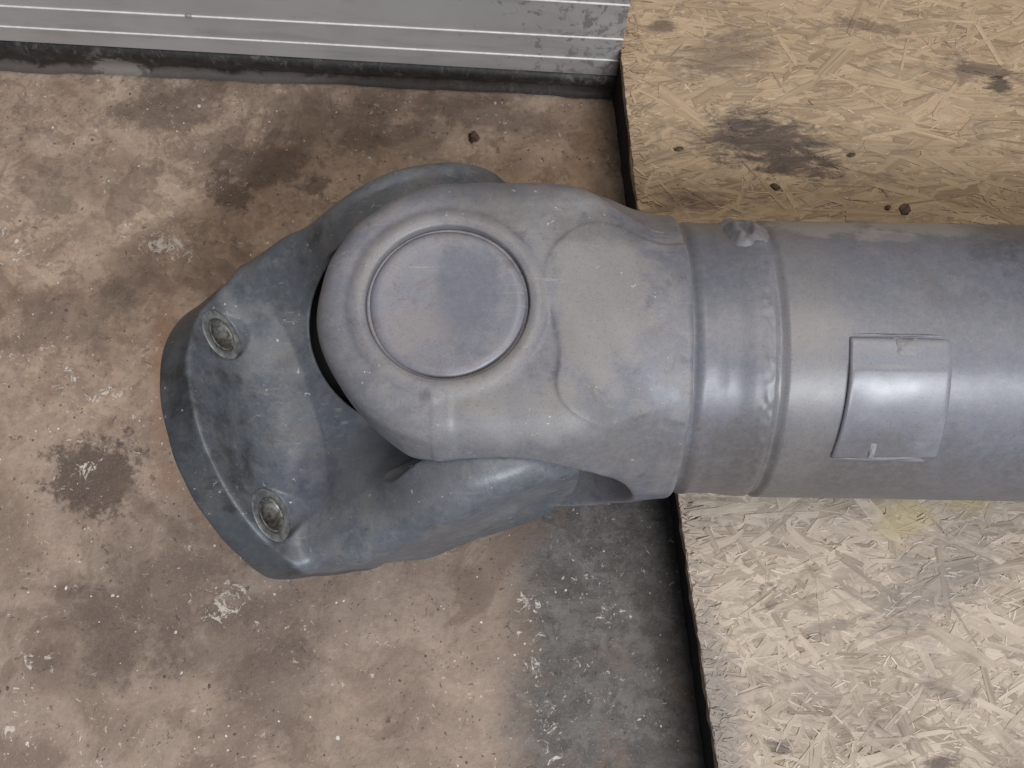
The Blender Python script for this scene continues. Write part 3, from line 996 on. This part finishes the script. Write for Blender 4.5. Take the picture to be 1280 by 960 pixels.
def flange_yoke():
    x, y, z, org = grid(-56, 107, -82, 82, -76, 76, H)
    rad = np.hypot(y, z)
    fx = x - (FL + FT / 2)
    r = 1.6
    qa, qb = rad - FR + r, np.abs(fx) - FT / 2 + r
    fl = np.hypot(np.maximum(qa, 0), np.maximum(qb, 0)) + np.minimum(np.maximum(qa, qb), 0) - r
    fl = smax(fl, np.abs(y) - 66.0, 3.0)          # flats on the two sides of the flange
    er = 12.0
    YO = 72.5
    rx = np.hypot(x, z)
    qa, qb = rx - 48.5 + er, np.abs(y) - YO + er
    ear = np.hypot(np.maximum(qa, 0), np.maximum(qb, 0)) + np.minimum(np.maximum(qa, qb), 0) - er
    ear = smax(ear, 45.0 - np.abs(y), 6)
    # arms running back to the flange, lower toward it
    hb = 35.0 - 3.0 * sstep(x, 40, 90)
    za = np.where(z > 0, hb, 47.0 - 15.0 * sstep(x, 22, 90))
    zw = np.maximum(33.0 - (FL - x) * 0.72, 19.0)
    sy_ = np.where(y > 0, sstep(np.abs(y), 25, 66), sstep(np.abs(y), 13, 61))
    ztop = zw * (1 - sy_) + za * sy_
    slope = 0.62 + 0.3 * sy_
    topd = (np.abs(z) - ztop) * slope
    side = np.abs(y) - (YO + np.where(y > 0, 4.0 * sstep(x, 10, 50) - 9.0 * sstep(x, 74, 92), 1.0 * sstep(x, 20, 50) - 7.0 * sstep(x, 55, 88)))
    arm = smax(topd, side, 10)
    arm = np.maximum(np.maximum(arm, -x), x - FL - 2)
    o = smin(ear, arm, 8)
    o = smin(o, fl, 9)
    o += 0.3 * np.sin(x * 0.13) * np.sin(y * 0.11 + 1) + 0.2 * np.sin(y * 0.27 + z * 0.2) * np.sin(x * 0.19 + 2)
    # dish turned out for the other yoke's ear (pin axis of the tube yoke)
    X = x * Aax[0] + y * Hax[0] + z * Uax[0]
    Y = x * Aax[1] + y * Hax[1] + z * Uax[1]
    Z = x * Aax[2] + y * Hax[2] + z * Uax[2]
    Zc = np.clip(Z, -60, 60)
    q = 35 - Zc
    dr = np.hypot(X + 6.3 + q * 0.16, Y - 7.0 - q * 0.33) - (49.0 + q * 0.133)
    o = smax(o, -np.maximum(dr, np.where(X < -15, -75.0, -30.0) - Z), 1.2)
    # the slot between its ears, open from below and running back under the lip
    deep = np.where(z > 0, np.maximum(9.0 - (ztop - z), 0 * z), -1.0)
    slot = np.hypot(np.maximum(x - 16, 0), y) - 33.0
    o = smax(o, -np.maximum(slot, np.where(x > 8, deep, -1.0)), 2.0)
    tb = np.hypot(Y, Z) - 66      # clearance from the neck
    o = np.maximum(o, -np.maximum(tb, 52 - X))
    for sy in (-1, 1):
        for sz in (-1, 1):
            hr = np.hypot(y - sy * HS, z - sz * HS)
            o = np.maximum(o, -np.maximum(hr - 12.0, np.maximum(x - (FL + 0.2), FL - 25 - x)))     # spot face
            o = np.maximum(o, -(hr - 7.8))
    V, Q, N = surface_nets(o, org, H)
    B = np.stack([Aax, Hax, Uax], 0)
    V, N = V @ B, N @ B
    if np.dot(np.cross(Aax, Hax), Uax) < 0:
        Q = Q[:, ::-1]
    return sdf_mesh('flange_yoke', V / 1000, Q, N, M_flange, shaft)


ty = tube_yoke()
fy = flange_yoke()
BAS = np.stack([Aax, Hax, Uax], 0)


def lathe(name, prof, N, mat, parent, frame=None, wob=None, caps=True):
    """prof: (axial, radius) in mm; frame rows = axis, side, up; origin added"""
    ax, sd, up, og = frame
    vs, fs = [], []
    for (t, r) in prof:
        for i in range(N):
            a = 2 * math.pi * i / N
            rr = r + (wob(t, a) if wob else 0)
            p = og + ax * t + sd * (rr * math.cos(a)) + up * (rr * math.sin(a))
            vs.append(tuple(p / 1000))
    for k in range(len(prof) - 1):
        for i in range(N):
            fs.append((k * N + i, k * N + (i + 1) % N, (k + 1) * N + (i + 1) % N, (k + 1) * N + i))
    if caps:
        fs.append(tuple(range(N - 1, -1, -1)))
        fs.append(tuple((len(prof) - 1) * N + i for i in range(N)))
    me = mesh(name, vs, fs)
    bm = bmesh.new(); bm.from_mesh(me); bmesh.ops.recalc_face_normals(bm, faces=bm.faces); bm.to_mesh(me); bm.free()
    return link(name, me, mat, parent)


EX, EY, EZ, O0 = np.array([1., 0, 0]), np.array([0, 1., 0]), np.array([0, 0, 1.]), np.zeros(3)
# bearing caps in the tube yoke's ears: flat face, rolled rim, dark groove round them
for sg in (1, -1):
    capp = [(40, 29.0), (58, 29.0), (61.5, 29.9), (62.6, 29.5), (63.5, 28.7), (64.0, 27.4), (64.0, 26.0), (63.75, 24.0), (63.5, 20.0), (63.35, 14), (63.3, 6), (63.3, 0.3)]
    lathe('bearing_cap', [(t, r) for t, r in capp], 96, M_cap, ty, (EZ * sg, EX, EY, O0),
          lambda t, a: 0.12 * math.sin(a * 3 + 1) + 0.08 * math.sin(a * 7))
    lathe('retaining_ring', [(56, 30.85), (62.2, 30.8), (62.5, 30.2), (62.4, 29.3), (56, 29.3)], 96, M_cap, ty, (EZ * sg, EX, EY, O0))
# spider between the yokes
lathe('spider', [(-45, 20), (-44, 22), (44, 22), (45, 20)], 48, M_dark, shaft, (EZ, EX, EY, O0))
lathe('spider', [(-62, 20), (-60, 28), (60, 28), (62, 20)], 48, M_dark, shaft, (Hax, EZ, np.cross(Hax, EZ), O0))
# added black filler so the gap between the yokes reads as deep shade
lathe('dark_gap_filler', [(-52, 20), (-50, 60), (-42, 63), (-32, 62), (-26, 55), (-14, 36), (-2, 22)], 64, M_gapfill, shaft, (EZ, EX, EY, np.array([-21., 13., 0.])),
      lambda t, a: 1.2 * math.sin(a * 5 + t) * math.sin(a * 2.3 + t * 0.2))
# bushes and caked dirt in the bolt holes
for sy in (-1, 1):
    for sz in (-1, 1):
        og = Aax * 0 + Hax * HS * sy + Uax * HS * sz
        fr = (Aax, Hax, Uax, og)
        lathe('bolt_hole_bush', [(FL + 12, 7.9), (FL + 0.3, 7.9), (FL - 0.45, 7.5), (FL - 0.3, 6.8), (FL + 0.5, 6.3), (FL + 12, 6.1)], 40, M_bore, fy, fr,
              lambda t, a: 0.12 * math.sin(a * 2 + t), caps=False)
        lathe('hole_dirt', [(FL + 8.2, 6.5), (FL + 7.6, 5.5), (FL + 8.6, 3.5), (FL + 9.4, 1.5), (FL + 9.4, 0.2)], 24, M_boredirt, fy, fr,
              lambda t, a: 0.3 * math.sin(a * 3 + t * 2), caps=False)
        lathe('spot_face', [(FL + 1, 11.9), (FL - 0.1, 11.85), (FL - 0.3, 11.3), (FL - 0.25, 9.6), (FL - 0.05, 9.0), (FL - 0.15, 7.8), (FL + 1, 7.8)], 48, M_seat, fy, fr,
              lambda t, a: 0.15 * math.sin(a * 3 + sy) + 0.08 * math.sin(a * 9), caps=False)


# tube with the welded joint to the yoke
def tube_wob(t, a):
    w = 0.0
    if 112 < t < 136:
        g = math.exp(-((t - 122.5) / 3.2) ** 2)
        w += g * (0.75 * nz((math.cos(a) * 1.0, math.sin(a) * 1.0, 3.1), 2.2) + 0.55 * nz((math.cos(a), math.sin(a), 8 + t * 0.02), 17))
        gd = math.exp(-((t - 126.6) / 1.5) ** 2)
        w -= gd * (0.5 + 1.3 * max(0, nz((math.cos(a), math.sin(a), 1.7), 1.6) + 0.35))
    if t < 110:
        w += 0.15 * nz((math.cos(a), math.sin(a), t * 0.2), 4)
    w += 0.12 * nz((math.cos(a), math.sin(a), t * 0.02), 2.5)
    return w


prof = [(86, 59.0), (92.9, 58.0), (94.2, 57.7), (95.2, 58.3), (97, 59.1), (99, 59.1), (101.5, 58.6), (104, 58.5)]
prof += [(t, 58.6 + 0.9 * sstep(np.float64(t), 110, 119)) for t in np.arange(106, 120, 1.0)]
prof += [(t, 59.6) for t in np.arange(120, 125, 0.6)]
prof += [(t, 59.4) for t in np.arange(125, 129, 0.5)]
prof += [(t, 60.0) for t in np.arange(129.5, 137, 1.0)]
prof += [(t, 60.0) for t in (140, 145, 150, 170, 200, 240, 300, 400, 500, 560)]
tube = lathe('tube', [(float(a), float(b)) for a, b in prof], 288, M_tube, shaft, (EX, EY, EZ, O0), tube_wob)


def on_tube(t, ang, r):
    """ang measured from straight up toward the far side"""
    return np.array([t, r * math.sin(ang), r * math.cos(ang)]) / 1000


def lump(name, t, ang, lx, la, hgt, mat, parent, seed, r0=59.9, square=2.0, crater=0.0):
    """uneven weld or paint lump wrapped on the tube: lx, la are half sizes in mm"""
    NU, NV = 22, 22
    vs, fs = [], []
    for i in range(NU + 1):
        for j in range(NV + 1):
            u, v = i / NU * 2 - 1, j / NV * 2 - 1
            e = (abs(u) ** square + abs(v) ** square) ** (1 / square)
            f = max(0.0, 1 - e) ** 0.55 if e < 1 else 0
            n = 0.5 + 0.9 * nz((u * 1.4 + seed, v * 1.4, seed * 2.3), 1.3) + 0.35 * nz((u, v, seed), 4)
            hh = hgt * f * max(0.15, 0.6 + 0.7 * n) - 0.6 * (1 - f) - crater * max(0, 1 - e * 2.2)
            w = 1 + 0.18 * nz((u, v, seed + 5), 1.5)
            vs.append(tuple(on_tube(t + u * lx * w, ang + v * la * w / r0, r0 + hh)))
    for i in range(NU):
        for j in range(NV):
            a = i * (NV + 1) + j
            fs.append((a, a + 1, a + NV + 2, a + NV + 1))
    me = mesh(name, vs, fs)
    bm = bmesh.new(); bm.from_mesh(me); bmesh.ops.recalc_face_normals(bm, faces=bm.faces); bm.to_mesh(me); bm.free()
    return link(name, me, mat, parent)


M_weld = paint('pale_weld_paint', (0.16, 0.158, 0.17), (0.29, 0.28, 0.275), (0.09, 0.088, 0.09), 0.6, 0.3, 0.6, 2.2, flecks=0.68, bump=0.4)
M_lump = paint('dusty_lump_paint', (0.140, 0.145, 0.165), (0.25, 0.242, 0.24), (0.08, 0.08, 0.085), 0.5, 0.4, 0.5, 4.2, flecks=0.68, bump=0.3)
lump('weld_lump', 119, R_(44), 9.0, 15.0, 4.6, M_lump, tube, 1.0, 58.8, crater=3.6)
lump('weld_lump', 116, R_(57), 6.0, 6.0, 2.2, M_lump, tube, 4.0, 59.0)

# balance plate spot-welded round the tube
def plate():
    NU, NV = 40, 60
    t0, t1, a0, a1 = 152.0, 190.5, R_(-9.5), R_(-57)
    vs, fs = [], []
    for lay in (0, 1):
        for i in range(NU + 1):
            for j in range(NV + 1):
                u, v = i / NU, j / NV
                e = min(u, 1 - u) * (t1 - t0)
                ev = min(v, 1 - v) * abs(a1 - a0) * 60
                lift = 1.6 - 0.9 * u + 0.45 * math.exp(-u * 9) * math.sin(v * math.pi)
                fall = 0.55 * math.exp(-ev / 0.7) + 0.45 * math.exp(-e / 0.5)
                lift += 0.18 * nz((u * 3, v * 3, 2), 1.2) - fall
                # a shallow pressed step across the plate
                lift -= 0.45 * (1 - float(sstep(np.float64(v), 0.20, 0.245)))
                lift -= 0.35 * float(sstep(np.float64(v), 0.80, 0.84))
                r = 60.0 + (lift if lay == 0 else -1.0)
                tt = t0 + (t1 - t0) * u - 2.2 * v * v * (1 - u) + 0.8 * v * v * u
                vs.append(tuple(on_tube(tt, a0 + (a1 - a0) * v, r)))
    M = (NU + 1) * (NV + 1)
    for i in range(NU):
        for j in range(NV):
            a = i * (NV + 1) + j
            fs.append((a, a + 1, a + NV + 2, a + NV + 1))
            fs.append((M + a, M + a + NV + 1, M + a + NV + 2, M + a + 1))
    for i in range(NU):
        for j in (0, NV):
            a, b = i * (NV + 1) + j, (i + 1) * (NV + 1) + j
            fs.append((a, b, b + M, a + M))
    for j in range(NV):
        for i in (0, NU):
            a, b = i * (NV + 1) + j, i * (NV + 1) + j + 1
            fs.append((a, b, b + M, a + M))
    me = mesh('balance_plate', vs, fs)
    bm = bmesh.new(); bm.from_mesh(me); bmesh.ops.recalc_face_normals(bm, faces=bm.faces); bm.to_mesh(me); bm.free()
    return link('balance_plate', me, M_plate, shaft)


M_plate = paint('smooth_plate_paint', (0.165, 0.170, 0.198), DUST, GRIME, 0.15, 0.05, 0.31, 6.6, flecks=0.8, bump=0.05, mottle=0.3, marks=(
    ((0.168, -0.050, 0.034), 0.020, 0.010, 0.0, (0.115, 0.108, 0.108), 0.6, 0.5),))
pl = plate()
lump('spot_weld', 173.0, R_(-13.0), 4.2, 3.6, 1.1, M_weld, pl, 2.6, 61.0, 4.0, 0.3)
lump('spot_weld', 165, R_(-53), 1.6, 4.4, 1.1, M_weld, pl, 7.0, 60.9, 4.0)
lump('paint_ridge', 169, R_(-57.5), 19.0, 1.8, 0.9, M_lump, pl, 9.0, 60.2, 6.0)
lump('paint_ridge', 170, R_(-8.6), 18.0, 0.7, 0.6, M_tube, pl, 12.0, 60.2, 6.0)

# ------------------------------------------------------------------ loose bits on floor and board
def clod(name, loc, size, flat, mat, label, cat, seed, stretch=1.0, rot=0.0):
    bm = bmesh.new()
    bmesh.ops.create_icosphere(bm, subdivisions=3, radius=1)
    for v in bm.verts:
        d = 1 + 0.45 * nz(v.co + Vector((seed, 0, 0)), 1.6) + 0.2 * nz(v.co + Vector((0, seed, 0)), 4)
        v.co = v.co * d
        v.co.x *= size * stretch
        v.co.y *= size
        v.co.z = max(v.co.z, -0.55) * size * flat + 0.5 * size * flat
    me = bpy.data.meshes.new(name)
    bm.to_mesh(me); bm.free()
    me.polygons.foreach_set('use_smooth', [True] * len(me.polygons))
    o = link(name, me, mat)
    o.location = loc
    o.rotation_euler = (0, 0, rot)
    return tag(o, label, cat)


M_clod = plain('dark_dry_dirt', (0.045, 0.028, 0.020), 0.9, 0.001, 300, (0.17, 0.11, 0.08))
M_bark = plain('dark_bark', (0.050, 0.034, 0.026), 0.8, 0.001, 350, (0.12, 0.085, 0.065))
clod('dirt_clod', (-0.0224, 0.1630, FZ), 0.0030, 0.8, M_clod, 'small dark brown dirt clod on the floor between door seal and flange', 'dirt', 1.0)
ZB = 0.0446
clod('bark_crumb', (0.1382, 0.1084, ZB), 0.0014, 0.6, M_bark, 'dark bean shaped bark crumb on the board between oil stain and tube', 'crumb', 3.0, 1.7, -0.5)
clod('bark_crumb', (0.0885, 0.1300, ZB), 0.0011, 0.5, M_bark, 'dark bark crumb on the board left of the oil stain near the edge', 'crumb', 5.0, 2.4, 0.1)
clod('bark_crumb', (0.1796, 0.1265, ZB), 0.0011, 0.5, M_bark, 'dark bark crumb on the board just right of the oil stain', 'crumb', 8.0, 2.0, 0.3)
clod('bark_chip', (0.2052, 0.0955, ZB), 0.0026, 0.25, M_bark, 'flat dark brown chip on the board touching the far side of the tube', 'chip', 11.0, 1.1, 0.7)
clod('dirt_crumb', (0.1960, 0.0965, ZB), 0.0013, 0.5, M_clod, 'tiny dark dirt crumb on the board beside the flat brown chip', 'crumb', 14.0, 1.2, 0.2)

# grit and lime flakes scattered on the floor
def grit(name, n, srange, mat, seed, flat):
    rng = random.Random(seed)
    V, F = [], []
    k = 0
    while k < n:
        if rng.random() < 0.6:
            x, y = rng.uniform(-0.33, 0.09), rng.uniform(-0.22, 0.21)
        else:
            x, y = rng.uniform(-0.7, 0.12), rng.uniform(-0.6, 0.19)
        if x > edge_x(y, BASE_EDGE) - 0.004 or y > 0.19 - (x + 0.0) * 0.05 + 0.0:
            continue
        if mnoise.noise(Vector((x * 22, y * 22, seed))) < rng.uniform(-0.5, 0.35):
            continue
        s = rng.uniform(*srange) * (1.0 if rng.random() < 0.9 else 1.8)
        m = rng.choice((5, 6, 7))
        b = len(V)
        a0 = rng.uniform(0, 6.28)
        st = rng.uniform(0.5, 1.0)
        hgt = s * flat * rng.uniform(0.5, 1.2)
        for ring_, zz in ((1.0, 0.0002), (0.7, hgt)):
            for i in range(m):
                a = 2 * math.pi * i / m
                r = s * ring_ * rng.uniform(0.65, 1.2)
                px, py = r * math.cos(a), r * st * math.sin(a)
                V.append((x + px * math.cos(a0) - py * math.sin(a0), y + px * math.sin(a0) + py * math.cos(a0), FZ + zz * rng.uniform(0.6, 1.1)))
        F.append(tuple(b + m + i for i in range(m)))
        for i in range(m):
            F.append((b + i, b + (i + 1) % m, b + m + (i + 1) % m, b + m + i))
        k += 1
    o = link(name, mesh(name, V, F, False), mat)
    return o


M_lime = plain('lime_flake', (0.50, 0.44, 0.38), 0.7, 0.0, 60, (0.72, 0.67, 0.61))
M_grit = plain('brown_grit', (0.09, 0.07, 0.058), 0.9, 0.0, 60, (0.20, 0.155, 0.125))
tag(grit('lime_flakes', 500, (0.00025, 0.0008), M_lime, 3, 0.3), 'pale lime flakes scattered over the brown floor', 'flakes', kind='stuff')
tag(grit('brown_grit', 1500, (0.0002, 0.0008), M_grit, 8, 0.6), 'dark brown grit scattered over the floor', 'grit', kind='stuff')
